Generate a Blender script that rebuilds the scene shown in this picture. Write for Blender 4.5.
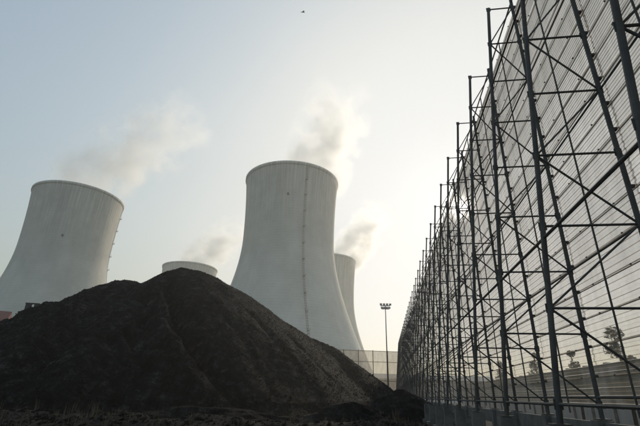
import bpy, bmesh, math, random
import numpy as np
from mathutils import Vector, Matrix

sc = bpy.context.scene
for o in list(bpy.data.objects):
    bpy.data.objects.remove(o)
COL = sc.collection
R = math.radians
random.seed(7)
rng = np.random.default_rng(11)

# ------------------------------------------------------------------ camera
F_PX, PITCH, ROLL, EYE = 421.6, 0.4075, 0.0299, 1.8
cd = bpy.data.cameras.new('camera')
cam = bpy.data.objects.new('camera', cd)
COL.objects.link(cam)
cd.sensor_fit = 'HORIZONTAL'
cd.sensor_width = 36.0
cd.lens = F_PX / 640 * 36
cd.clip_start, cd.clip_end = 0.1, 9000
R0 = Vector((1, 0, 0))
FW = Vector((0, math.cos(PITCH), math.sin(PITCH)))
U0 = R0.cross(FW)
cR = R0 * math.cos(ROLL) + U0 * math.sin(ROLL)
cU = -R0 * math.sin(ROLL) + U0 * math.cos(ROLL)
M = Matrix((cR, cU, -FW)).transposed().to_4x4()
M.translation = (0, 0, EYE)
cam.matrix_world = M
sc.camera = cam

# ------------------------------------------------------------------ sky and sun
SUN_AZ, SUN_EL = R(20.05), R(23.4)
SUN = Vector((math.sin(SUN_AZ) * math.cos(SUN_EL), math.cos(SUN_AZ) * math.cos(SUN_EL), math.sin(SUN_EL)))
w = bpy.data.worlds.new('World')
sc.world = w
w.use_nodes = True
nt = w.node_tree
nt.nodes.clear()
def N(t, kind, **kw):
    n = t.nodes.new(kind)
    for k, v in kw.items():
        setattr(n, k, v)
    return n
SKY_GAIN = (0.885, 1.005, 1.105)
sky = N(nt, 'ShaderNodeTexSky', sky_type='NISHITA', sun_disc=False, sun_elevation=SUN_EL, sun_rotation=SUN_AZ,
        air_density=1.8, dust_density=7.0, ozone_density=1.0, altitude=0.0)
bg = N(nt, 'ShaderNodeBackground')
bg.inputs['Strength'].default_value = 0.1
out = N(nt, 'ShaderNodeOutputWorld')
tc = N(nt, 'ShaderNodeTexCoord')
dp = N(nt, 'ShaderNodeVectorMath', operation='DOT_PRODUCT')
nt.links.new(tc.outputs['Generated'], dp.inputs[0])
dp.inputs[1].default_value = SUN
def wmath(op, a, b=None):
    n = N(nt, 'ShaderNodeMath', operation=op)
    for i, v in enumerate((a, b)):
        if v is None:
            continue
        if isinstance(v, (int, float)):
            n.inputs[i].default_value = v
        else:
            nt.links.new(v, n.inputs[i])
    return n.outputs[0]
# thick dusty air evens the sky out: compress the clear-air radiance, with a soft shoulder towards white
ssep = N(nt, 'ShaderNodeSeparateColor')
nt.links.new(sky.outputs[0], ssep.inputs[0])
scomb = N(nt, 'ShaderNodeCombineColor')
for i, lim in enumerate((0.85, 0.86, 0.855)):
    x = wmath('MULTIPLY', wmath('POWER', wmath('MULTIPLY', ssep.outputs[i], 0.1), 0.58), SKY_GAIN[i])
    x = wmath('POWER', wmath('ADD', wmath('POWER', x, -6.0), lim ** -6), -1 / 6)
    nt.links.new(wmath('MULTIPLY', x, 10.0), scomb.inputs[i])
nt.links.new(scomb.outputs[0], bg.inputs['Color'])
dpos = wmath('MAXIMUM', dp.outputs['Value'], 0.0)
glow = wmath('MULTIPLY', wmath('POWER', dpos, 14.0), 0.0)
halo = wmath('MULTIPLY', wmath('POWER', dpos, 120.0), 0.12)
core = wmath('MULTIPLY', wmath('POWER', dpos, 5000.0), 11.0)
disc = wmath('MULTIPLY', wmath('GREATER_THAN', dp.outputs['Value'], math.cos(R(0.4))), 20.0)
tot = wmath('ADD', wmath('ADD', glow, halo), wmath('ADD', core, disc))
bg2 = N(nt, 'ShaderNodeBackground')
bg2.inputs['Color'].default_value = (1.0, 0.93, 0.82, 1)
nt.links.new(tot, bg2.inputs['Strength'])
add = N(nt, 'ShaderNodeAddShader')
nt.links.new(bg.outputs[0], add.inputs[0])
nt.links.new(bg2.outputs[0], add.inputs[1])
nt.links.new(add.outputs[0], out.inputs['Surface'])
ld = bpy.data.lights.new('sun', 'SUN')
ld.energy = 2.0
ld.angle = R(0.6)
ld.color = (1.0, 0.88, 0.7)
sun = bpy.data.objects.new('sun', ld)
COL.objects.link(sun)
sun.rotation_euler = SUN.to_track_quat('Z', 'Y').to_euler()
sun.location = (20, 40, 60)
vs = sc.view_settings
vs.view_transform = 'Standard'
vs.look = 'None'
vs.gamma = 1.0
vs.exposure = 0.0
sc.render.engine = 'CYCLES'
cy = sc.cycles
cy.use_denoising = True
cy.max_bounces = 8
cy.transparent_max_bounces = 48
cy.volume_bounces = 5
cy.volume_step_rate = 1.0
cy.volume_max_steps = 96

HAZE = 0.00048
# ------------------------------------------------------------------ helpers
def ray(px, py):
    """azimuth and elevation (radians) of a point of the photograph"""
    u, v = px - 320, py - 213
    c, s = math.cos(ROLL), math.sin(ROLL)
    u, v = u * c + v * s, -u * s + v * c
    Y = F_PX * math.cos(PITCH) + v * math.sin(PITCH)
    Z = F_PX * math.sin(PITCH) - v * math.cos(PITCH)
    return math.atan2(u, Y), math.atan2(Z, math.hypot(u, Y))
def at(px, py, D):
    """point at horizontal distance D"""
    a, e = ray(px, py)
    return Vector((D * math.sin(a), D * math.cos(a), EYE + D * math.tan(e)))
def tag(o, label=None, cat=None, group=None, kind=None):
    if label: o['label'] = label
    if cat: o['category'] = cat
    if group: o['group'] = group
    if kind: o['kind'] = kind
    return o
def empty(name, loc, rz=0, label=None, cat=None, group=None):
    o = bpy.data.objects.new(name, None)
    COL.objects.link(o)
    o.location = loc
    o.rotation_euler = (0, 0, rz)
    o.empty_display_size = 0.5
    return tag(o, label, cat, group)
def link(name, me, parent=None, loc=None):
    o = bpy.data.objects.new(name, me)
    COL.objects.link(o)
    if parent: o.parent = parent
    if loc is not None: o.location = loc
    return o
def mesh(name, v, f, mat, smooth=False):
    me = bpy.data.meshes.new(name)
    me.from_pydata([tuple(map(float, p)) for p in v], [], [tuple(map(int, q)) for q in f])
    me.materials.append(mat)
    if smooth:
        me.polygons.foreach_set('use_smooth', [True] * len(me.polygons))
    me.update()
    return me
class MB:
    def __init__(s):
        s.v, s.f = [], []
    def add(s, v, f):
        b = len(s.v)
        s.v += [tuple(p) for p in v]
        s.f += [tuple(i + b for i in q) for q in f]
    def box(s, c, d, rz=0.0):
        cx, cy_, cz = c
        hx, hy, hz = d[0] / 2, d[1] / 2, d[2] / 2
        ca, sa = math.cos(rz), math.sin(rz)
        v = [(cx + x * ca - y * sa, cy_ + x * sa + y * ca, cz + z) for z in (-hz, hz) for x, y in ((-hx, -hy), (hx, -hy), (hx, hy), (-hx, hy))]
        s.add(v, [(3, 2, 1, 0), (4, 5, 6, 7), (0, 1, 5, 4), (1, 2, 6, 5), (2, 3, 7, 6), (3, 0, 4, 7)])
    def tube(s, a, b, r, r2=None, n=8, caps=True):
        a, b = Vector(a), Vector(b)
        r2 = r if r2 is None else r2
        d = (b - a).normalized()
        x = d.cross(Vector((0, 0, 1)))
        if x.length < 1e-3: x = d.cross(Vector((0, 1, 0)))
        x.normalize()
        y = d.cross(x)
        v = []
        for p, rr in ((a, r), (b, r2)):
            for i in range(n):
                t = 2 * math.pi * i / n
                v.append(p + x * rr * math.cos(t) + y * rr * math.sin(t))
        f = [(i, (i + 1) % n, n + (i + 1) % n, n + i) for i in range(n)]
        if caps:
            f += [tuple(range(n - 1, -1, -1)), tuple(range(n, 2 * n))]
        s.add(v, f)
    def me(s, name, mat, smooth=False):
        return mesh(name, s.v, s.f, mat, smooth)
    def build(s, name, mat, parent=None, loc=None, smooth=False):
        return link(name, s.me(name, mat, smooth), parent, loc)
# value noise
PERM = rng.random((256, 256))
def vnoise(x, y):
    xi, yi = np.floor(x).astype(int), np.floor(y).astype(int)
    fx, fy = x - xi, y - yi
    fx, fy = fx * fx * (3 - 2 * fx), fy * fy * (3 - 2 * fy)
    g = lambda a, b: PERM[a & 255, b & 255]
    return (g(xi, yi) * (1 - fx) + g(xi + 1, yi) * fx) * (1 - fy) + (g(xi, yi + 1) * (1 - fx) + g(xi + 1, yi + 1) * fx) * fy
def fbm(x, y, o=4):
    r, a = 0, 0.5
    for i in range(o):
        r = r + a * (vnoise(x + 17.3 * i, y + 9.1 * i) - 0.5)
        x, y, a = x * 2.03, y * 2.03, a * 0.5
    return r

# ------------------------------------------------------------------ materials
def material(name):
    m = bpy.data.materials.new(name)
    m.use_nodes = True
    t = m.node_tree
    return m, t, t.nodes['Principled BSDF']
def ramp(t, src, stops):
    n = N(t, 'ShaderNodeValToRGB')
    el = n.color_ramp.elements
    while len(el) < len(stops): el.new(0.5)
    for e, (p, c) in zip(el, stops):
        e.position = p
        e.color = (*c, 1)
    t.links.new(src, n.inputs['Fac'])
    return n.outputs['Color']
def noise(t, vec, scale, detail=5, rough=0.6, dim='3D'):
    n = N(t, 'ShaderNodeTexNoise')
    n.inputs['Scale'].default_value = scale
    n.inputs['Detail'].default_value = detail
    n.inputs['Roughness'].default_value = rough
    if vec is not None: t.links.new(vec, n.inputs['Vector'])
    return n.outputs['Fac']
def objco(t): return N(t, 'ShaderNodeTexCoord').outputs['Object']
def geopos(t): return N(t, 'ShaderNodeNewGeometry').outputs['Position']
def bump(t, b, h, strength, dist):
    n = N(t, 'ShaderNodeBump')
    n.inputs['Strength'].default_value = strength
    n.inputs['Distance'].default_value = dist
    t.links.new(h, n.inputs['Height'])
    t.links.new(n.outputs['Normal'], b.inputs['Normal'])
def simple(name, c1, c2, scale, rough=0.7, bump_d=0.0, metallic=0.0, pos=True):
    m, t, b = material(name)
    v = geopos(t) if pos else objco(t)
    nz = noise(t, v, scale)
    t.links.new(ramp(t, nz, [(0.3, c1), (0.7, c2)]), b.inputs['Base Color'])
    b.inputs['Roughness'].default_value = rough
    b.inputs['Metallic'].default_value = metallic
    if bump_d: bump(t, b, nz, 0.6, bump_d)
    return m
def mix(t, fac, a, b, mode='MIX'):
    n = N(t, 'ShaderNodeMix', data_type='RGBA', blend_type=mode)
    for i, v in ((0, fac), (6, a), (7, b)):
        if isinstance(v, (int, float)): n.inputs[i].default_value = v
        elif isinstance(v, tuple): n.inputs[i].default_value = (*v, 1)
        else: t.links.new(v, n.inputs[i])
    return n.outputs[2]
def steel_mat():
    m, t, b = material('weathered_galvanised_steel')
    p = geopos(t)
    n1, n2 = noise(t, p, 1.7, 6, 0.65), noise(t, p, 0.45, 7, 0.7)
    base = ramp(t, n1, [(0.3, (0.04, 0.039, 0.037)), (0.7, (0.095, 0.092, 0.086))])
    rust = ramp(t, n1, [(0.3, (0.045, 0.026, 0.017)), (0.7, (0.10, 0.058, 0.034))])
    sel = ramp(t, n2, [(0.55, (0, 0, 0)), (0.68, (0.75, 0.75, 0.75))])
    t.links.new(mix(t, sel, base, rust), b.inputs['Base Color'])
    b.inputs['Roughness'].default_value = 0.65
    return m
STEEL = steel_mat()
RUSTY = simple('weathered_steel', (0.15, 0.14, 0.125), (0.24, 0.22, 0.2), 3.0, 0.7, metallic=0.2)
CONC = simple('cast_concrete', (0.09, 0.088, 0.083), (0.19, 0.183, 0.172), 1.6, 0.85, 0.01)
GREYWALL = simple('rendered_wall', (0.4, 0.39, 0.37), (0.52, 0.505, 0.48), 0.5, 0.9)
BARK = simple('bark', (0.06, 0.045, 0.03), (0.11, 0.09, 0.07), 9, 0.9)
LEAF = simple('dusty_leaf', (0.035, 0.05, 0.025), (0.08, 0.09, 0.045), 3, 0.8)
STRAW = simple('dry_grass', (0.07, 0.055, 0.035), (0.17, 0.14, 0.09), 1.5, 0.9)
LAMPM = simple('lamp_housing', (0.25, 0.25, 0.25), (0.35, 0.35, 0.35), 4, 0.5)
ROOFT = simple('red_roof_tile', (0.13, 0.06, 0.045), (0.22, 0.10, 0.075), 3, 0.8)
BRICKM = simple('dusty_brick', (0.2, 0.09, 0.06), (0.28, 0.15, 0.1), 2, 0.9)
DARKM = simple('dark_paint', (0.03, 0.03, 0.03), (0.06, 0.055, 0.05), 2, 0.6)
PALE = simple('pale_stone', (0.24, 0.23, 0.21), (0.42, 0.4, 0.37), 4, 0.9)
BIRDM = simple('bird_feathers', (0.03, 0.03, 0.03), (0.06, 0.06, 0.06), 6, 0.8)
def glass_mat():
    m, t, b = material('window_glass')
    b.inputs['Base Color'].default_value = (0.5, 0.5, 0.5, 1)
    b.inputs['Roughness'].default_value = 0.08
    b.inputs['Metallic'].default_value = 0.9
    return m
GLASS = glass_mat()
def tower_mat():
    m, t, b = material('tower_concrete')
    co = objco(t)
    sep = N(t, 'ShaderNodeSeparateXYZ')
    t.links.new(co, sep.inputs[0])
    ang = N(t, 'ShaderNodeMath', operation='ARCTAN2')
    t.links.new(sep.outputs[1], ang.inputs[0]); t.links.new(sep.outputs[0], ang.inputs[1])
    def comb(sa, sz):
        a = N(t, 'ShaderNodeMath', operation='MULTIPLY'); a.inputs[1].default_value = sa
        z = N(t, 'ShaderNodeMath', operation='MULTIPLY'); z.inputs[1].default_value = sz
        t.links.new(ang.outputs[0], a.inputs[0]); t.links.new(sep.outputs[2], z.inputs[0])
        c = N(t, 'ShaderNodeCombineXYZ')
        t.links.new(a.outputs[0], c.inputs[0]); t.links.new(z.outputs[0], c.inputs[1])
        return c.outputs[0]
    streak = noise(t, comb(26, 0.035), 1.0, 4, 0.6)
    broad = noise(t, comb(3, 0.03), 1.0, 4, 0.5)
    # streaks of wash-down strongest below the rim
    top = N(t, 'ShaderNodeMapRange'); top.inputs[1].default_value = 78; top.inputs[2].default_value = 118
    t.links.new(sep.outputs[2], top.inputs[0])
    st = ramp(t, streak, [(0.38, (0.76, 0.76, 0.76)), (0.62, (1.1, 1.08, 1.05))])
    st2 = mix(t, top.outputs[0], (1, 1, 1), st)
    base = ramp(t, broad, [(0.3, (0.56, 0.535, 0.475)), (0.7, (0.65, 0.62, 0.555))])
    c = mix(t, 1.0, base, st2, 'MULTIPLY')
    # formwork lifts
    wv = N(t, 'ShaderNodeTexWave', wave_type='BANDS', bands_direction='Z')
    wv.inputs['Scale'].default_value = 0.21
    t.links.new(co, wv.inputs['Vector'])
    lift = ramp(t, wv.outputs['Fac'], [(0.0, (0.92, 0.92, 0.92)), (0.14, (1, 1, 1))])
    c = mix(t, 1.0, c, lift, 'MULTIPLY')
    patch = noise(t, co, 0.09, 7, 0.7)
    c = mix(t, 1.0, c, ramp(t, patch, [(0.36, (0.9, 0.9, 0.89)), (0.64, (1.06, 1.05, 1.03))]), 'MULTIPLY')
    t.links.new(c, b.inputs['Base Color'])
    b.inputs['Roughness'].default_value = 0.9
    return m
TOWER = tower_mat()
def coal_mat():
    m, t, b = material('coal')
    p = geopos(t)
    n1 = noise(t, p, 0.22, 6, 0.6)
    n2 = noise(t, p, 1.1, 9, 0.78)
    n3 = noise(t, p, 7.0, 5, 0.8)
    mp = N(t, 'ShaderNodeMapping'); mp.inputs['Scale'].default_value = (1.5, 0.16, 0.3); mp.inputs['Rotation'].default_value = (0, 0, 0.35)
    t.links.new(p, mp.inputs['Vector'])
    n4 = noise(t, mp.outputs[0], 1.0, 6, 0.65)
    c1 = ramp(t, n1, [(0.35, (0.55, 0.55, 0.55)), (0.68, (1.45, 1.43, 1.36))])
    c2 = ramp(t, n2, [(0.38, (0.003, 0.003, 0.003)), (0.52, (0.0092, 0.0098, 0.0108)), (0.66, (0.044, 0.046, 0.049))])
    c4 = ramp(t, n4, [(0.36, (0.55, 0.55, 0.55)), (0.66, (1.5, 1.48, 1.42))])
    c3 = ramp(t, n3, [(0.38, (0.35, 0.35, 0.35)), (0.64, (2.1, 2.1, 2.08))])
    c = mix(t, 1.0, mix(t, 1.0, mix(t, 1.0, c2, c1, 'MULTIPLY'), c4, 'MULTIPLY'), c3, 'MULTIPLY')
    t.links.new(c, b.inputs['Base Color'])
    b.inputs['Roughness'].default_value = 0.9
    b.inputs['Specular IOR Level'].default_value = 0.06
    hh = N(t, 'ShaderNodeMath', operation='ADD'); t.links.new(n2, hh.inputs[0]); t.links.new(n4, hh.inputs[1])
    bump(t, b, hh.outputs[0], 1.0, 0.55)
    return m
COAL = coal_mat()
def ground_mat():
    m, t, b = material('coal_yard_earth')
    p = geopos(t)
    n1 = noise(t, p, 0.12, 5, 0.6)
    n2 = noise(t, p, 3.0, 7, 0.7)
    c = mix(t, 0.45, ramp(t, n1, [(0.48, (0.012, 0.0115, 0.011)), (0.78, (0.036, 0.027, 0.021))]),
            ramp(t, n2, [(0.38, (0.008, 0.0078, 0.0075)), (0.76, (0.016, 0.014, 0.0125))]))
    t.links.new(c, b.inputs['Base Color'])
    b.inputs['Roughness'].default_value = 0.95
    b.inputs['Specular IOR Level'].default_value = 0.1
    bump(t, b, n2, 0.8, 0.15)
    return m
GROUND = ground_mat()
def panel_mat(name, openness):
    """perforated sheet steel: holes too fine to see, so part of the light passes straight through"""
    m, t, b = material(name)
    p = geopos(t)
    nz = noise(t, p, 0.9, 5, 0.6)
    c = ramp(t, nz, [(0.3, (0.46, 0.395, 0.315)), (0.7, (0.57, 0.50, 0.41))])
    # rain-washed dust and a different tone from sheet to sheet
    mp = N(t, 'ShaderNodeMapping'); mp.inputs['Scale'].default_value = (2.2, 2.2, 0.25); t.links.new(p, mp.inputs['Vector'])
    dirt = noise(t, mp.outputs[0], 1.0, 7, 0.7)
    c = mix(t, 1.0, c, ramp(t, dirt, [(0.36, (0.7, 0.68, 0.65)), (0.6, (1.05, 1.05, 1.05))]), 'MULTIPLY')
    oi = N(t, 'ShaderNodeObjectInfo')
    vary = N(t, 'ShaderNodeMapRange'); vary.inputs[3].default_value = openness * 0.86; vary.inputs[4].default_value = openness * 1.12
    t.links.new(oi.outputs['Random'], vary.inputs[0])
    dr = N(t, 'ShaderNodeMapRange'); dr.inputs[1].default_value = 0.3; dr.inputs[2].default_value = 0.7; dr.inputs[3].default_value = 0.84; dr.inputs[4].default_value = 1.1
    t.links.new(dirt, dr.inputs[0])
    opn = N(t, 'ShaderNodeMath', operation='MULTIPLY'); t.links.new(vary.outputs[0], opn.inputs[0]); t.links.new(dr.outputs[0], opn.inputs[1])
    t.links.new(c, b.inputs['Base Color'])
    b.inputs['Roughness'].default_value = 0.55
    tr = N(t, 'ShaderNodeBsdfTranslucent')
    t.links.new(c, tr.inputs['Color'])
    m1 = N(t, 'ShaderNodeMixShader'); m1.inputs[0].default_value = 0.5
    t.links.new(b.outputs[0], m1.inputs[1]); t.links.new(tr.outputs[0], m1.inputs[2])
    tp = N(t, 'ShaderNodeBsdfTransparent')
    m2 = N(t, 'ShaderNodeMixShader'); t.links.new(opn.outputs[0], m2.inputs[0])
    t.links.new(m1.outputs[0], m2.inputs[1]); t.links.new(tp.outputs[0], m2.inputs[2])
    t.links.new(m2.outputs[0], t.nodes['Material Output'].inputs['Surface'])
    return m
PANEL = panel_mat('perforated_sheet', 0.47)
FOLDM = panel_mat('sheet_fold', 0.12)
NET = panel_mat('perforated_screen', 0.35)

# ------------------------------------------------------------------ ground (one sheet to the horizon)
def ground_h(x, y):
    near = np.exp(-((np.hypot(x + 8, y - 30) / 34.0) ** 4))
    h = 0.9 * fbm(x * 0.14, y * 0.14, 4) + 0.7 * np.maximum(fbm(x * 0.5 + 40, y * 0.5, 4), 0) + 0.22 * fbm(x * 1.5, y * 1.5, 3)
    berm = 0.75 * np.exp(-(((y - 26.5 - 0.12 * x) / 2.2) ** 2)) * (0.7 + fbm(x * 0.3 + 5, y * 0.3, 3)) * (x < 40)
    # level strip along the fence and under the camera
    strip = 1 / (1 + np.exp(-(4.6 + 0.151 * y - x - 1.5) * 1.6))
    return near * strip * (h * 0.8 + berm)
def axis(lo, hi, step, far, n):
    a = np.arange(lo, hi + 1e-6, step)
    g = np.geomspace(1, far, n) - 1
    return np.concatenate([lo - g[:0:-1], a, hi + g[1:]])
gx, gy = axis(-45, 16, 0.22, 4000, 22), axis(14, 60, 0.22, 4000, 22)
GXX, GYY = np.meshgrid(gx, gy)
GZ = ground_h(GXX, GYY)
def grid_mesh(name, X, Y, Z, mat, keep=None):
    ny, nx = X.shape
    v = np.stack([X, Y, Z], -1).reshape(-1, 3)
    i = np.arange(ny * nx).reshape(ny, nx)
    f = np.stack([i[:-1, :-1], i[:-1, 1:], i[1:, 1:], i[1:, :-1]], -1).reshape(-1, 4)
    if keep is not None:
        k = keep.reshape(-1)
        f = f[k[f].any(1)]
        used = np.unique(f)
        mp = -np.ones(len(v), int); mp[used] = np.arange(len(used))
        v, f = v[used], mp[f]
    me = bpy.data.meshes.new(name)
    me.vertices.add(len(v)); me.vertices.foreach_set('co', v.ravel())
    me.loops.add(f.size); me.loops.foreach_set('vertex_index', f.ravel())
    me.polygons.add(len(f))
    me.polygons.foreach_set('loop_start', np.arange(0, f.size, 4))
    me.polygons.foreach_set('loop_total', np.full(len(f), 4))
    me.polygons.foreach_set('use_smooth', np.ones(len(f), bool))
    me.materials.append(mat)
    me.update(); me.validate()
    return me
tag(link('ground', grid_mesh('ground', GXX, GYY, GZ, GROUND)), kind='structure')

# ------------------------------------------------------------------ cooling towers
TH, TRT, TRTH, TZT, TRB = 120.0, 27.48, 25.75, 83.0, 51.6
TOWERS = [(-0.559, 306.8), (-0.076, 228.7), (-0.302, 448.5), (0.020, 388.6)]
TLAB = ['massive concrete cooling tower cut off by the photo edge, behind the coal shoulder',
        'tallest concrete cooling tower with a dark ladder line, behind the right slope of coal',
        'cooling tower of which only the pale rim shows over the coal summit',
        'cooling tower half hidden behind the tallest tower, next to the light mast']
def prof(z):
    b = TZT / math.sqrt((TRB / TRTH) ** 2 - 1)
    a = (TH - TZT) / math.sqrt((TRT / TRTH) ** 2 - 1)
    return TRTH * math.sqrt(1 + ((z - TZT) / (b if z < TZT else a)) ** 2)
def lathe(pts, n, mat, name):
    v, f = [], []
    for r, z in pts:
        for i in range(n):
            t = 2 * math.pi * i / n
            v.append((r * math.cos(t), r * math.sin(t), z))
    m = len(pts)
    for j in range(m - 1):
        for i in range(n):
            f.append((j * n + i, j * n + (i + 1) % n, (j + 1) * n + (i + 1) % n, (j + 1) * n + i))
    return mesh(name, v, f, mat, True)
Z0 = 7.5
zs = [Z0 + (TH - Z0) * i / 48 for i in range(49)]
shell_pts = [(prof(z), z) for z in zs] + [(prof(z) - 0.7, z) for z in reversed(zs)]
shell_pts.append(shell_pts[0])
SHELL = lathe(shell_pts, 128, TOWER, 'shell')
RIM = lathe([(TRT + 0.02, TH - 1.6), (TRT + 0.4, TH - 1.2), (TRT + 0.4, TH + 0.15), (TRT - 0.9, TH + 0.15), (TRT - 0.9, TH - 0.6), (TRT - 0.6, TH - 1.6)], 128, TOWER, 'rim')
_m = MB()
_m.tube((TRB - 0.5, 0, -0.4), (prof(Z0) - 0.35, 4.2, Z0 + 0.4), 0.5)
COLUMN_A = _m.me('support_column', CONC)
_m = MB()
_m.tube((TRB - 0.5, 0, -0.4), (prof(Z0) - 0.35, -4.2, Z0 + 0.4), 0.5)
COLUMN_B = _m.me('support_column', CONC)
BASIN = lathe([(TRB + 3.5, -1), (TRB + 3.5, 1.2), (TRB + 3.1, 1.2), (TRB + 3.1, -1)], 96, CONC, 'basin')
def radial(a, z, off=0.0):
    r = prof(z) + off
    return Vector((r * math.cos(a), r * math.sin(a), z))
def ladder(root, a):
    """caged ladder up the shell with resting platforms"""
    m = MB()
    zz = [Z0 + 2 + i * (TH - Z0 - 2) / 30 for i in range(31)]
    for side in (-0.4, 0.4):
        for z1, z2 in zip(zz[:-1], zz[1:]):
            m.tube(radial(a + side / prof(z1), z1, 0.35), radial(a + side / prof(z2), z2, 0.35), 0.06, n=4, caps=False)
    for z1 in np.arange(Z0 + 2, TH, 1.2):
        m.tube(radial(a - 0.4 / prof(z1), z1, 0.35), radial(a + 0.4 / prof(z1), z1, 0.35), 0.07, n=4)
        m.tube(radial(a, z1, 0.0), radial(a, z1, 0.85), 0.05, n=4)
    lad = m.build('ladder', RUSTY, root)
    me = None
    for z in np.arange(20, TH - 3, 9.0):
        m = MB()
        c = radial(a, z, 0.75)
        m.box((0, 0, 0), (0.9, 1.2, 0.14), a)
        for s in (-0.7, 0.7):
            p = Vector((0.55 * math.cos(a) - s * math.sin(a), 0.7 * math.sin(a) + s * math.cos(a), 0))
            m.tube(p, p + Vector((0, 0, 1.1)), 0.06, n=4)
        if me is None: me = m.me('platform', RUSTY)
        link('platform', me, lad, c)
for i, (az, D) in enumerate(TOWERS):
    root = empty('cooling_tower', (D * math.sin(az), D * math.cos(az), EYE - 3), 0, TLAB[i], 'cooling tower', 'cooling towers of the power station')
    tocam = math.atan2(-math.cos(az), -math.sin(az))
    root.rotation_euler.z = [0.4, 0.0, 1.1, 2.2][i]
    link('shell', SHELL, root); link('rim', RIM, root); link('basin', BASIN, root)
    for k in range(36):
        for me in (COLUMN_A, COLUMN_B):
            link('support_column', me, root).rotation_euler.z = 2 * math.pi * k / 36
    loc = tocam - root.rotation_euler.z
    if i == 1: ladder(root, loc + R(16))
    if i == 0: ladder(root, loc + R(78))
    if i in (0, 1):
        m = MB()
        a = loc + (R(-8) if i == 0 else R(-4))
        z = 92 if i == 0 else 101
        m.box(radial(a, z - (6 if i == 0 else 0), 0.3), (0.6, 0.8, 0.8), a)
        m.box(radial(a, z - (6 if i == 0 else 0) - 0.6, 0.5), (0.9, 1.1, 0.12), a)
        m.build('warning_light_box', DARKM, root)

# ------------------------------------------------------------------ coal pile
SL = 0.70
ridge_px = [(-220, 382, 46), (-140, 360, 50), (-60, 342, 54), (0, 324, 57), (15, 317, 57), (39, 305, 58), (71, 296, 59), (94, 286, 60), (112, 280, 60), (124, 278.5, 60.5),
            (134, 279.5, 61), (143, 282.5, 62), (158, 275.5, 62), (172, 270, 62), (184, 267.6, 62), (199, 270, 62), (218, 278, 62), (240, 291, 62), (254, 300, 62),
            (282, 319, 61.5), (309, 336, 61), (333, 348, 60.5), (357, 366, 60), (382, 384, 59), (398, 396, 58)]
spur_px = [(146, 287, 59.5), (130, 306, 53), (108, 334, 46.5), (84, 366, 41.5), (66, 392, 38)]
spur2_px = [(84, 297, 55), (58, 322, 49), (30, 352, 44)]
def densify(px, n):
    pts = [at(*p) for p in px]
    o = []
    for a, b in zip(pts[:-1], pts[1:]):
        for k in range(n): o.append(a.lerp(b, k / n))
    o.append(pts[-1])
    return np.array(o)
RD = densify(ridge_px, 6)
SP = np.concatenate([densify(spur_px, 6) + np.array([0, 0, 0.9]), densify(spur2_px, 6) + np.array([0, 0, 0.5])])
GS = 0.2
cx, cyy = np.arange(-92, 16, GS), np.arange(24, 92, GS)
CXX, CYY = np.meshgrid(cx, cyy)
warpx = CXX + 1.6 * fbm(CXX * 0.12, CYY * 0.12, 3); warpy = CYY + 1.6 * fbm(CXX * 0.12 + 30, CYY * 0.12 + 9, 3)
CH = np.full(CXX.shape, -9.0)
for X, Y, Z in RD:
    CH = np.maximum(CH, Z - SL * np.hypot(warpx - X, warpy - Y))
BASE = CH.copy()
for X, Y, Z in SP:
    CH = np.maximum(CH, Z - 0.72 * np.hypot(warpx - X, warpy - Y))
hi = np.clip(CH / 6, 0, 1)
calm = np.clip((-CXX - 9) / 14, 0.22, 1)                      # the right flank is freshly dumped and even
def hit(px, py):
    """where the sight line of a photo point meets the pile"""
    a_, e_ = ray(px, py)
    D_ = np.arange(26, 75, 0.1)
    x_, y_ = D_ * math.sin(a_), D_ * math.cos(a_)
    i_ = np.clip(((y_ - 24) / GS).astype(int), 0, CH.shape[0] - 1); j_ = np.clip(((x_ + 92) / GS).astype(int), 0, CH.shape[1] - 1)
    k_ = np.argmax(CH[i_, j_] > EYE + D_ * math.tan(e_))
    return np.array([x_[k_], y_[k_]])
def carve(px_line, depth, width):
    pl = [hit(*q) for q in px_line]
    dd = np.full(CXX.shape, 99.0)
    n_ = 40
    wob = fbm(CXX * 0.5 + px_line[0][0], CYY * 0.5, 3) * 1.2
    for p0, p1 in zip(pl[:-1], pl[1:]):
        d_ = p1 - p0
        tt = np.clip(((CXX - p0[0]) * d_[0] + (CYY - p0[1]) * d_[1]) / (d_ @ d_ + 1e-9), 0, 1)
        dd = np.minimum(dd, np.hypot(CXX - p0[0] - tt * d_[0] + wob, CYY - p0[1] - tt * d_[1]))
    return depth * np.exp(-(dd / width) ** 2)
carved = carve([(164, 284), (172, 305), (184, 335), (206, 368), (238, 402)], 3.4, 1.0) - carve([(158, 292), (163, 312), (173, 342), (193, 372), (221, 403)], 1.6, 1.6)
for ln_px, dp_ in (([(126, 332), (150, 370), (176, 406)], 0.8), ([(112, 342), (132, 376), (150, 408)], 0.7), ([(143, 322), (170, 362), (198, 405)], 0.9),
                   ([(152, 312), (180, 358), (214, 404)], 0.6), ([(100, 356), (114, 384), (126, 410)], 0.5), ([(136, 328), (160, 366), (186, 405)], 0.5),
                   ([(60, 318), (48, 352), (30, 388)], 0.5), ([(250, 312), (282, 350), (318, 396)], 0.35), ([(214, 300), (246, 345), (276, 398)], 0.35), ([(290, 336), (318, 366), (350, 396)], 0.3)):
    carved = carved + carve(ln_px, dp_, 0.45)
rn = 1 - 2 * np.abs(fbm(CXX * 0.55 + 0.22 * CYY, CYY * 0.07, 3))
gul = np.clip(1 - np.abs(CXX + 30) / 60, 0.25, 1)
edge = np.clip((RD[:, 1].mean() - CYY) / 6.0, 0, 1)           # keep the skyline itself as measured
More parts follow.
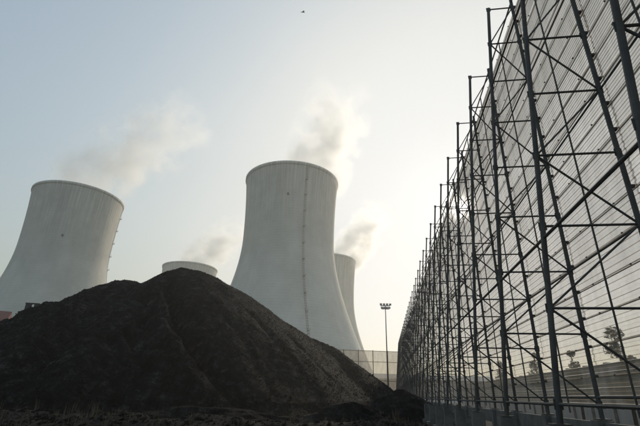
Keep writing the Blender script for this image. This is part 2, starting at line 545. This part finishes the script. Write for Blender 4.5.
CH = CH + hi * (1.7 * (rn - 0.8) * edge * gul * calm - carved + 1.3 * fbm(CXX * 0.16, CYY * 0.16, 4) * edge * calm + 0.4 * (0.5 + 0.5 * calm) * fbm(CXX * 0.9, CYY * 0.9, 4) + (0.34 * fbm(CXX * 1.9, CYY * 1.9, 4) + 0.16 * vnoise(CXX * 4.1, CYY * 4.1)) * (0.3 + 0.7 * edge))
CH = np.where(CH < 1.0, CH - 0.25 + 0.6 * fbm(CXX * 0.4, CYY * 0.4, 3), CH)
pile = link('coal_pile', grid_mesh('coal_pile', CXX, CYY, CH, COAL, CH > -0.6))
tag(pile, 'huge black coal heap filling the lower part of the yard below the towers', 'coal pile')
def pile_h(x, y):
    i = np.clip(((y - 24) / GS).round().astype(int), 0, CH.shape[0] - 1)
    j = np.clip(((x + 92) / GS).round().astype(int), 0, CH.shape[1] - 1)
    return CH[i, j]
# small heaps beside the pile's foot
def heap(px, py, D, rx, ry, label, seed, mat):
    c = at(px, py, D)
    top = c.z
    g = np.linspace(-1.25, 1.25, 60)
    X, Y = np.meshgrid(g, g)
    rr = np.hypot(X, Y) + 0.35 * fbm(X * 2.2 + seed, Y * 2.2, 3)
    Z = top * np.clip(1 - rr ** 1.5, -0.3, 1) + 0.5 * fbm(X * 4 + seed, Y * 4 + 3, 4)
    Z = np.minimum(Z, top * 1.02)
    o = link('coal_heap', grid_mesh('coal_heap', X * rx, Y * ry, Z, mat, Z > -0.25), None, (c.x, c.y, 0))
    tag(o, label, 'coal heap', 'low heaps at the foot of the big pile')
heap(401, 390, 42, 4.4, 5.0, 'low dark coal heap lying between the big pile and the steel fence', 3, COAL)
heap(352, 400, 30, 3.4, 2.6, 'flat rough heap of black spoil in front of the right slope of coal', 8, COAL)
heap(210, 406, 29, 6.5, 2.4, 'long flat spoil bank lying along the front foot of the coal', 15, COAL)

# lumps of coal scattered over pile and yard
def lump_mesh(name, pts, sizes, mat):
    oc = np.array([(1, 0, 0), (-1, 0, 0), (0, 1, 0), (0, -1, 0), (0, 0, 1), (0, 0, -1)], float)
    tri = np.array([(0, 2, 4), (2, 1, 4), (1, 3, 4), (3, 0, 4), (2, 0, 5), (1, 2, 5), (3, 1, 5), (0, 3, 5)])
    n_ = len(pts)
    q = oc[None] * sizes[:, None, None] * (0.55 + 0.9 * rng.random((n_, 6, 1)))
    an = rng.random(n_) * 6.283
    c_, s_ = np.cos(an)[:, None], np.sin(an)[:, None]
    x_ = q[..., 0] * c_ - q[..., 1] * s_ + 0.35 * q[..., 2]
    y_ = q[..., 0] * s_ + q[..., 1] * c_ + 0.2 * q[..., 2]
    z_ = 0.8 * q[..., 2] - 0.3 * q[..., 0]
    v = np.stack([x_, y_, z_], -1) + pts[:, None, :]
    f = (tri[None] + 6 * np.arange(n_)[:, None, None]).reshape(-1)
    me = bpy.data.meshes.new(name)
    me.vertices.add(n_ * 6); me.vertices.foreach_set('co', v.ravel())
    me.loops.add(len(f)); me.loops.foreach_set('vertex_index', f)
    me.polygons.add(n_ * 8)
    me.polygons.foreach_set('loop_start', np.arange(0, len(f), 3)); me.polygons.foreach_set('loop_total', np.full(n_ * 8, 3))
    me.materials.append(mat); me.update(); me.validate()
    return me
def strew(name, n, size, label, lo=19.0, hi=62.0, big=False):
    lx = rng.uniform(-62, 12, n); ly = lo + (hi - lo) * rng.random(n) ** (1.3 if big else 0.9)
    keep = (lx < 2.4 + 0.151 * ly) & (lx > -0.95 * ly)
    lx, ly = lx[keep], ly[keep]
    pts = np.stack([lx, ly, np.maximum(pile_h(lx, ly), ground_h(lx, ly))], -1)
    low = np.clip(1 - pts[:, 2] / 9, 0.1, 1)
    sz = size(rng.random(len(pts))) * ((0.3 + low * low) if big else 1.0)
    tag(link(name, lump_mesh(name, pts, sz, COAL)), label, 'coal lumps', kind='stuff')
strew('coal_lumps', 16000, lambda r: 0.03 + 0.2 * r ** 4, 'loose lumps of coal strewn over the heap and its foot', big=True)
strew('coal_grains', 90000, lambda r: 0.025 + 0.07 * r ** 2.5, 'fine loose coal grains covering the face of the heap')

# ------------------------------------------------------------------ the tall steel wind fence along the right
FA = 0.1497                    # heading of the fence line
S, T0 = 4.0, 5.647             # bay length, first truss in view
ROWH, TOP = 1.877, 14.977 + EYE
uL = lambda z: 3.4076 + 0.0928 * (z - EYE)
uR = lambda z: 5.8286 - 0.0059 * (z - EYE)
rowz = lambda j: TOP - ROWH * j
KMIN, KMAX, KFINE = -2, 32, 14
fence = empty('wind_fence', (0, 0, 0), -FA, 'towering steel truss wind fence clad in pale perforated sheets, receding beside the yard', 'wind fence')
NR = 8
PIER_TOP = EYE - 0.42
def bar(a, b, r, n=6):
    m = MB(); m.tube(a, b, r, n=n); return m
P_L = lambda j: Vector((uL(rowz(j)), 0, rowz(j)))
P_R = lambda j: Vector((uR(rowz(j)), 0, rowz(j)))
frame_parts = []               # (name, mesh)
def leg_mesh(u, top, name):
    m = MB()
    m.tube((u(PIER_TOP), 0, PIER_TOP), (u(top), 0, top), 0.061, n=10)
    m.box((u(PIER_TOP), 0, PIER_TOP + 0.02), (0.34, 0.34, 0.035))
    for j in range(0, NR + 1):          # gusset plates where the bars meet
        z = rowz(j)
        m.box((u(z), 0, z), (0.17, 0.016, 0.2))
    return m.me(name, STEEL)
LEG_L, LEG_R = leg_mesh(uL, TOP + 0.06, 'inner_leg'), leg_mesh(uR, TOP + 0.45, 'outer_leg')
BARS = [bar(P_L(j) + Vector((0.05, 0, 0)), P_R(j) - Vector((0.05, 0, 0)), 0.029).me('cross_bar', STEEL) for j in range(NR + 1)]
DIAGS = []
for j in range(NR):
    a, b = (P_L(j), P_R(j + 1)) if j % 2 else (P_R(j), P_L(j + 1))
    d = (b - a).normalized() * 0.06
    DIAGS.append(bar(a + d, b - d, 0.026).me('diagonal_brace', STEEL))
m = MB()
m.box((0, 0, PIER_TOP / 2 - 0.2), (0.42, 0.42, PIER_TOP + 0.4 - 0.02))
m.box((0, 0, 0.15), (0.8, 0.8, 0.3))
PIER = m.me('concrete_pier', CONC)
# clips that hold the sheets, one cleat at each sheet joint
STRIP = 0.797
SH0 = EYE - 0.1
NS = 19
m = MB()
for i in range(NS + 1):
    z = SH0 + i * STRIP
    m.box((uR(z) + 0.1, 0.05, z), (0.1, 0.1, 0.07))
CLEATS = m.me('cleat', STEEL)
whole = MB()                   # a truss too far away to tell its bars apart
for me in [LEG_L, LEG_R] + BARS + DIAGS:
    whole.add([v.co.copy() for v in me.vertices], [tuple(p.vertices) for p in me.polygons])
WHOLE = whole.me('truss', STEEL)
jig = random.Random(3)
for k in range(KMIN, KMAX + 1):
    y = T0 + k * S
    if k <= KFINE:
        tr = bpy.data.objects.new('truss', None)
        COL.objects.link(tr); tr.parent = fence; tr.location = (jig.uniform(-0.012, 0.012), y + jig.uniform(-0.03, 0.03), 0)
        tr.rotation_euler = (jig.uniform(-0.0015, 0.0015), jig.uniform(-0.0012, 0.0012), jig.uniform(-0.006, 0.006))
        tr.empty_display_size = 0.3
        link('inner_leg', LEG_L, tr); link('outer_leg', LEG_R, tr)
        for me in BARS: link('cross_bar', me, tr)
        for me in DIAGS: link('diagonal_brace', me, tr)
        c = link('cleats', CLEATS, tr); c['kind'] = 'stuff'
    else:
        link('truss', WHOLE, fence, (0, y, 0))
    for u in (uL(PIER_TOP), uR(PIER_TOP)):
        link('concrete_pier', PIER, fence, (u, y, 0))
# long ties running from truss to truss
def tie(u, z, r, name='tie_bar'):
    for k0 in range(KMIN, KMAX, 1):
        m = MB()
        m.tube((u, T0 + k0 * S + 0.02, z), (u, T0 + (k0 + 1) * S - 0.02, z), r, n=6)
        yield m
TIES = []
for side, j, r in (('L', 2.12, 0.034), ('L', 6.15, 0.034), ('L', 8.0, 0.036), ('R', 2, 0.03), ('R', 4, 0.03), ('R', 6, 0.03), ('R', 7.9, 0.04), ('R', -0.15, 0.035)):
    z = rowz(j)
    u = (uL(z) if side == 'L' else uR(z))
    m = MB(); m.tube((u, 0.02, z), (u, S - 0.02, z), r, n=6)
    me = m.me('tie_bar', STEEL)
    for k in range(KMIN, KMAX): link('tie_bar', me, fence, (0, T0 + k * S, 0))
# thin stanchion in the middle of each bay, behind the sheets' face
m = MB(); m.tube((uR(EYE) - 0.02, 0, EYE - 0.3), (uR(TOP) - 0.02, 0, TOP + 0.2), 0.026, n=6)
MIDP = m.me('stanchion', STEEL)
for k in range(KMIN, KMAX): link('stanchion', MIDP, fence, (0, T0 + (k + 0.5) * S, 0))
# perforated corrugated sheets, one strip above another
NRIB = 4
def sheet_profile():
    """(depth, height, solid fold above this point?) up one sheet"""
    pts = []
    w_ = STRIP / NRIB
    for i in range(NRIB):
        b = w_ * i
        pts += [(0.0, b, False), (0.0, b + 0.45 * w_, True), (0.022, b + 0.51 * w_, False), (0.022, b + 0.94 * w_, True)]
    pts.append((-0.004, STRIP + 0.016, False))
    return pts
PR = sheet_profile()
def sheet_geo(u0, z0, y0, y1):
    v = [(u0 + p[0], yy, z0 + p[1]) for yy in (y0, y1) for p in PR]
    n = len(PR)
    f = [(i, i + 1, n + i + 1, n + i) for i in range(n - 1)]
    return v, f
FOLD = [1 if p[2] else 0 for p in PR[:-1]]
def two_tone(me):
    me.materials.append(FOLDM)
    me.polygons.foreach_set('material_index', FOLD * (len(me.polygons) // len(FOLD)))
    return me
SHEETS = []
for i in range(NS):
    m = MB(); m.add(*sheet_geo(uR(SH0 + i * STRIP) + 0.14, SH0 + i * STRIP, -0.035, S + 0.035))
    SHEETS.append(two_tone(m.me('sheet', PANEL)))
m = MB()
for i in range(NS + 1):
    z = SH0 + i * STRIP - 0.011
    m.box((uR(z) + 0.205, S / 2, z), (0.03, S - 0.02, 0.02))
    for q in (0.25, 0.75): m.box((uR(z) + 0.12, S * q, z), (0.03, 0.04, 0.034))
PURL = m.me('purlins', STEEL)
for k in range(KMIN, KMAX): link('purlins', PURL, fence, (0, T0 + k * S, 0))['kind'] = 'stuff'
rest = MB()
cnt = 0
for k in range(KMIN, KMAX):
    for i in range(NS):
        dz = jig.uniform(-0.006, 0.006); dx = (0.014 if (k + i) % 2 else 0.0) + jig.uniform(-0.003, 0.003)
        if cnt < 300:
            o = link('sheet', SHEETS[i], fence, (dx, T0 + k * S, dz))
            o.rotation_euler = (jig.uniform(-0.0006, 0.0006), 0, jig.uniform(-0.0006, 0.0006))
            cnt += 1
        else:
            rest.add(*sheet_geo(uR(SH0 + i * STRIP) + 0.14 + dx, SH0 + i * STRIP + dz, T0 + k * S - 0.035, T0 + (k + 1) * S + 0.035))
far = tag(rest.build('sheets', PANEL, fence), kind='stuff'); two_tone(far.data)
# low concrete wall panels between the outer piers
m = MB(); m.box((uR(1.0) + 0.02, S / 2, 1.02), (0.14, S - 0.46, 0.62)); WPAN = m.me('plinth_panel', CONC)
for k in range(KMIN, KMAX):
    link('plinth_panel', WPAN, fence, (0, T0 + k * S, 0))

# ------------------------------------------------------------------ cross fence closing the far end
def fence_pt(u, t, z=0): return Vector((u * math.cos(FA) + t * math.sin(FA), -u * math.sin(FA) + t * math.cos(FA), z))
TF = T0 + KMAX * S
corner = fence_pt(5.8, TF + 1.0)
XH = 14.4
cross = empty('screen_fence', corner, 0, 'hazy mesh screen fence closing the yard behind the light mast', 'screen fence')
cross.rotation_euler.z = R(3)
m = MB(); m.tube((0, 0, -0.3), (0, 0, XH + 0.1), 0.11, n=6); XPOST = m.me('post', STEEL)
m = MB(); m.tube((-4.4, 0, 0), (0, 0, 0), 0.07, n=5); XRAIL = m.me('rail', STEEL)
m = MB()
nz_ = 36
v = []
for q in range(nz_ + 1):
    v += [(-4.36, 0.16 + (0.05 if q % 2 else 0), 0.6 + (XH - 0.6) * q / nz_), (-0.04, 0.16 + (0.05 if q % 2 else 0), 0.6 + (XH - 0.6) * q / nz_)]
m.add(v, [(2 * q, 2 * q + 1, 2 * q + 3, 2 * q + 2) for q in range(nz_)])
XSHEET = m.me('screen_panel', NET)
m = MB(); m.box((-2.2, 0, 0.2), (4.38, 0.3, 0.8)); XPL = m.me('plinth', CONC)
for k in range(16):
    link('post', XPOST, cross, (-4.4 * k, 0, 0))
    if k < 15:
        for z in (XH - 0.1, XH * 0.78, XH * 0.42): link('rail', XRAIL, cross, (-4.4 * k, -0.06, z))
        link('screen_panel', XSHEET, cross, (-4.4 * k, 0, 0))
        link('plinth', XPL, cross, (-4.4 * k, 0, 0))
# long low shed beyond it
sh = at(375, 385, 205)
shed = empty('long_shed', (sh.x - 10, sh.y, 0), R(-2), 'long low grey shed seen dimly through the mesh screen', 'shed')
m = MB(); m.box((0, 0, 4.4), (120, 18, 9.2)); m.build('wall', GREYWALL, shed)
m = MB()
m.add([(-61, -10, 9.0), (61, -10, 9.0), (61, 10, 9.0), (-61, 10, 9.0), (-61, 0, 11.4), (61, 0, 11.4)], [(0, 1, 5, 4), (2, 3, 4, 5), (0, 4, 3), (1, 2, 5), (3, 2, 1, 0)])
m.build('roof', GREYWALL, shed)

# ------------------------------------------------------------------ light mast
lb = at(388, 385, 112); lt = at(384.6, 306, 112)
mast = empty('light_mast', (lb.x, lb.y, 0), 0, 'tall thin floodlight mast standing before the mesh screen', 'light mast')
HM = lt.z
m = MB(); m.tube((0, 0, -0.2), (0, 0, HM), 0.19, 0.1, n=10); m.box((0, 0, 0.1), (0.9, 0.9, 0.3)); m.build('pole', STEEL, mast)
m = MB()
for z, wd in ((HM + 0.1, 2.4), (HM - 0.75, 1.9)):
    m.tube((-wd / 2, 0, z), (wd / 2, 0, z), 0.07, n=6)
    m.tube((-wd / 2, 0.5, z), (wd / 2, 0.5, z), 0.05, n=6)
    for x in (-wd / 2, 0, wd / 2): m.tube((x, 0, z), (x, 0.5, z), 0.05, n=5)
m.build('cross_arm', STEEL, mast)
m = MB(); m.box((0, -0.25, 0.0), (0.5, 0.35, 0.42)); m.box((0, -0.45, 0.02), (0.58, 0.06, 0.5)); FL = m.me('floodlight', LAMPM)
for z, wd in ((HM + 0.3, 2.4), (HM - 0.55, 1.9)):
    for x in (-wd / 2, -wd / 6, wd / 6, wd / 2): link('floodlight', FL, mast, (x, 0, z))

# ------------------------------------------------------------------ brick house and cabin behind the left ridge
hb = at(-33, 319.5, 78)
house = empty('brick_house', (hb.x, hb.y, 0), R(28), 'red roofed house whose corner peeps over the far end of the coal ridge', 'house')
hz0 = hb.z
m = MB(); m.box((0, 0, (hz0 - 0.6) / 2), (9.0, 6, hz0 - 0.6)); m.build('wall', BRICKM, house)
m = MB()
e = hz0 - 0.6
m.add([(-4.9, -3.6, e), (4.9, -3.6, e), (4.9, 3.6, e), (-4.9, 3.6, e), (-4.9, 0, e + 2.2), (4.9, 0, e + 2.2),
       (-4.9, -3.6, e - 0.25), (4.9, -3.6, e - 0.25), (4.9, 3.6, e - 0.25), (-4.9, 3.6, e - 0.25)],
      [(0, 1, 5, 4), (2, 3, 4, 5), (6, 7, 1, 0), (7, 8, 2, 1), (8, 9, 3, 2), (9, 6, 0, 3), (0, 4, 3), (1, 2, 5), (9, 8, 7, 6)])
m.build('roof', ROOFT, house)
m = MB()
m.box((0, -3.62, e - 0.15), (9.8, 0.12, 0.16)); m.build('gutter', PALE, house)
cb = at(35, 305, 63)
cabin = empty('cabin', (cb.x, cb.y, 0), R(12), 'dark flat topped cabin with one bright pane peeping over the coal ridge', 'cabin')
m = MB(); m.box((0, 0, cb.z / 2), (1.5, 1.4, cb.z)); m.build('body', DARKM, cabin)
m = MB(); m.box((0, 0, cb.z + 0.06), (1.6, 1.5, 0.1)); m.build('roof', DARKM, cabin)
m = MB(); m.box((0.1, -0.72, cb.z - 0.22), (0.22, 0.05, 0.3)); m.build('pane', GLASS, cabin)

# ------------------------------------------------------------------ behind the sheets: boundary wall and young trees
bw = empty('boundary_wall', fence_pt(23, 10), -FA, 'grey boundary wall glimpsed through the bottom of the perforated sheets', 'wall')
m = MB(); m.box((0, 2.5, 2.7), (0.3, 4.96, 5.4)); WP = m.me('wall_panel', GREYWALL)
m = MB(); m.box((0, 0, 2.85), (0.5, 0.5, 5.7)); WPO = m.me('pillar', CONC)
m = MB(); m.box((0, 2.5, 5.48), (0.5, 4.98, 0.16)); WC = m.me('coping', CONC)
for k in range(-2, 26):
    p = link('wall_panel', WP, bw, (0, k * 5, 0)); link('coping', WC, p); link('pillar', WPO, bw, (0, k * 5, 0))
def leaf_cloud(m, c, r, n, size):
    for _ in range(n):
        d = Vector((random.gauss(0, 1), random.gauss(0, 1), random.gauss(0, 1))).normalized() * r * random.random() ** 0.4
        p = c + Vector((d.x, d.y, d.z * 0.9))
        a = Vector((random.gauss(0, 1), random.gauss(0, 1), random.gauss(0, 1))).normalized()
        b = a.orthogonal().normalized()
        s = size * random.uniform(0.6, 1.4)
        m.add([p - a * s, p + b * s * 0.6, p + a * s, p - b * s * 0.6], [(0, 1, 2, 3)])
def young_tree(px, ptop, D, label, clumps, bush):
    b = at(px, ptop, D)
    root = empty('young_tree', (b.x, b.y, 0), 0, label, 'tree', 'young trees beyond the fence')
    H = b.z
    m = MB()
    m.tube((0, 0, -0.1), (0.08, 0, H * 0.55), 0.1, 0.07, n=7); m.tube((0.08, 0, H * 0.55), (0, 0.05, H * 0.95), 0.07, 0.03, n=6)
    for fr, r, off in clumps:
        m.tube((0.04, 0, H * (fr - 0.08)), (off, 0.1, H * fr), 0.035, 0.015, n=5)
    m.build('trunk', BARK, root)
    m = MB()
    for fr, r, off in clumps: leaf_cloud(m, Vector((off, 0, H * fr)), r, int(900 * r * r) + 120, 0.085)
    if bush: leaf_cloud(m, Vector((0, 0, H * bush[0])), bush[1], 700, 0.09)
    m.build('crown', LEAF, root)
young_tree(613, 330, 26, 'young tree of stacked leafy clumps seen through the nearest sheets', [(0.96, 0.42, 0), (0.82, 0.45, -0.2), (0.72, 0.35, 0.35), (0.6, 0.5, 0.1)], (0.48, 0.7))
young_tree(570, 350, 34, 'thin young tree seen through the sheets, with a bushy skirt low down', [(0.95, 0.25, 0), (0.8, 0.35, 0.1), (0.66, 0.5, 0)], (0.5, 0.8))
young_tree(533, 352, 44, 'slim young tree seen through the sheets, third from the photo edge', [(0.95, 0.3, 0.1), (0.8, 0.45, -0.1)], (0.62, 0.9))
young_tree(499, 360, 58, 'small bushy tree seen farthest along through the sheets', [(0.92, 0.4, 0), (0.75, 0.6, 0.1)], (0.6, 0.9))

# ------------------------------------------------------------------ steam
def plume(px, py, D, top_px, r0, r1, dens, seed, label, aniso=0.6):
    a = at(*px, D) if isinstance(px, tuple) else at(px, py, D)
    b = at(*top_px, D)
    L = (b - a).length
    axis_ = (b - a).normalized()
    m_ = bpy.data.materials.new('steam')
    m_.use_nodes = True
    t = m_.node_tree; t.nodes.clear()
    co = objco(t)
    sep = N(t, 'ShaderNodeSeparateXYZ'); t.links.new(co, sep.inputs[0])
    def mt(op, x, y=None, clamp=False):
        n_ = N(t, 'ShaderNodeMath', operation=op); n_.use_clamp = clamp
        for i_, q in enumerate((x, y)):
            if q is None: continue
            if isinstance(q, (int, float)): n_.inputs[i_].default_value = q
            else: t.links.new(q, n_.inputs[i_])
        return n_.outputs[0]
    zn = mt('DIVIDE', sep.outputs[2], L)
    xy = N(t, 'ShaderNodeCombineXYZ'); t.links.new(sep.outputs[0], xy.inputs[0]); t.links.new(sep.outputs[1], xy.inputs[1])
    ln = N(t, 'ShaderNodeVectorMath', operation='LENGTH'); t.links.new(xy.outputs[0], ln.inputs[0])
    rr = mt('ADD', mt('MULTIPLY', zn, r1 - r0), r0)
    fall = mt('SUBTRACT', 1.0, mt('DIVIDE', ln.outputs['Value'], rr))
    off = N(t, 'ShaderNodeVectorMath', operation='ADD'); off.inputs[1].default_value = (seed * 13.7, seed * 5.1, 0); t.links.new(co, off.inputs[0])
    nz = noise(t, off.outputs[0], 2.2 / r1, 8, 0.6)
    d = mt('ADD', mt('MULTIPLY', fall, 0.75), mt('MULTIPLY', mt('SUBTRACT', nz, 0.5), 3.0))
    d = mt('SUBTRACT', d, mt('MULTIPLY', zn, 0.35))
    ends = mt('MULTIPLY', mt('MULTIPLY', zn, 16.0, True), mt('MULTIPLY', mt('SUBTRACT', 1.0, zn), 2.0, True))
    edge_ = mt('MULTIPLY', fall, 3.0, True)
    d = mt('MULTIPLY', mt('MULTIPLY', d, 1.6, True), mt('MULTIPLY', ends, edge_))
    d = mt('MULTIPLY', d, dens)
    pv = N(t, 'ShaderNodeVolumePrincipled')
    pv.inputs['Color'].default_value = (1.0, 0.995, 0.985, 1)
    pv.inputs['Anisotropy'].default_value = aniso
    t.links.new(d, pv.inputs['Density'])
    o_ = N(t, 'ShaderNodeOutputMaterial'); t.links.new(pv.outputs[0], o_.inputs['Volume'])
    me = lathe([(0.01, 0), (r0, 0), ((r0 + r1) / 2, L / 2), (r1, L), (0.01, L)], 20, m_, 'steam_plume')
    o = link('steam_plume', me, None, a)
    o.rotation_euler = axis_.to_track_quat('Z', 'Y').to_euler()
    tag(o, label, 'steam', 'steam drifting off the cooling towers')
plume(309, 187, 226, (346, 88), 23, 31, 0.125, 1, 'grey steam plume rising from the tallest tower with the ladder', 0.53)
plume(66, 196, 304, (206, 110), 26, 38, 0.1, 2, 'thin wispy steam drifting off the tower cut off by the photo edge', 0.68)
plume(184, 270, 446, (250, 224), 22, 30, 0.12, 3, 'small steam puff over the tower rim above the coal summit')
plume(337, 270, 386, (384, 204), 20, 27, 0.15, 4, 'steam puff rising from the half hidden tower near the mast', 0.52)

# ------------------------------------------------------------------ bird
bp = at(303, 12, 60)
m = MB()
for s in (-1, 1):
    m.add([(0, 0.09, 0), (0, -0.1, 0), (s * 0.2, -0.06, 0.1), (s * 0.22, 0.1, 0.1), (s * 0.42, -0.08, 0.03)], [(0, 1, 2, 3), (3, 2, 4)])
m.tube((0, -0.22, -0.02), (0, 0, 0), 0.02, 0.055, n=6); m.tube((0, 0, 0), (0, 0.17, 0.01), 0.055, 0.03, n=6)
m.add([(0, -0.2, -0.02), (-0.07, -0.34, -0.02), (0.07, -0.34, -0.02)], [(0, 1, 2)]); m.tube((0, 0.17, 0.01), (0, 0.25, 0), 0.03, 0.004, n=6)
o = m.build('bird', BIRDM, None, bp); o.scale = (1.7, 1.7, 1.7)
o.rotation_euler = (0.25, 0.5, R(-60))
tag(o, 'small dark bird flying high above the tallest tower', 'bird')

# ------------------------------------------------------------------ dry grass, stones
m = MB()
gr = random.Random(5)
def ghp(x, y):
    X, Y = np.array([x]), np.array([y])
    return float(max(ground_h(X, Y)[0], pile_h(X, Y)[0]))
for _ in range(150):
    x = gr.uniform(-20, 6); y = gr.uniform(19, 31)
    if x > 1.6 + 0.151 * y: continue
    z = ghp(x, y)
    tall = gr.random() < 0.35
    for q in range(gr.randint(5, 12)):
        h = gr.uniform(0.45, 0.95) if tall else gr.uniform(0.12, 0.4)
        bx, by = x + gr.gauss(0, 0.14), y + gr.gauss(0, 0.14)
        a = gr.uniform(0, 6.28); ln_ = gr.uniform(0.05, 0.35) * h
        wd = 0.009
        dx, dy = math.cos(a), math.sin(a)
        m.add([(bx - wd, by, z - 0.05), (bx + wd, by, z - 0.05), (bx + dx * ln_ * 0.4 + wd * 0.7, by + dy * ln_ * 0.4, z + h * 0.6), (bx + dx * ln_ * 0.4 - wd * 0.7, by + dy * ln_ * 0.4, z + h * 0.6), (bx + dx * ln_, by + dy * ln_, z + h)],
              [(0, 1, 2, 3), (3, 2, 4)])
tag(m.build('dry_grass', STRAW), 'sparse dry grass stalks on the rough ground before the coal', 'grass', kind='stuff')
STONES = [(340, 395, 35), (311, 405, 29), (272, 404, 30)]
SLAB = ['pale stone on the dark ground, nearest the steel fence', 'pale stone on the dark ground, middle of the three', 'pale stone on the dark ground, farthest from the steel fence']
for i, (px, py, D) in enumerate(STONES):
    a, e_ = ray(px, py)
    x, y = D * math.sin(a), D * math.cos(a)
    bm = bmesh.new(); bmesh.ops.create_icosphere(bm, subdivisions=2, radius=1)
    for v_ in bm.verts:
        v_.co *= 0.8 + 0.4 * random.random()
        v_.co.x *= gr.uniform(0.20, 0.22); v_.co.y *= 0.14; v_.co.z *= 0.11
    me = bpy.data.meshes.new('stone'); bm.to_mesh(me); bm.free(); me.materials.append(PALE)
    o = link('stone', me, None, (x, y, ghp(x, y) + 0.05)); o.rotation_euler.z = gr.uniform(0, 6)
    tag(o, SLAB[i], 'stone', 'pale stones on the yard ground')

# ------------------------------------------------------------------ haze
hm = bpy.data.materials.new('dusty_haze'); hm.use_nodes = True
t = hm.node_tree; t.nodes.clear()
pv = N(t, 'ShaderNodeVolumePrincipled')
pv.inputs['Color'].default_value = (0.97, 0.945, 0.895, 1)
pv.inputs['Density'].default_value = HAZE
pv.inputs['Anisotropy'].default_value = 0.6
o_ = N(t, 'ShaderNodeOutputMaterial'); t.links.new(pv.outputs[0], o_.inputs['Volume'])
m = MB(); m.box((0, 0, 67.0), (8400, 8400, 138.0))
tag(m.build('haze', hm), 'thin dusty haze over the whole yard', 'haze', kind='stuff')
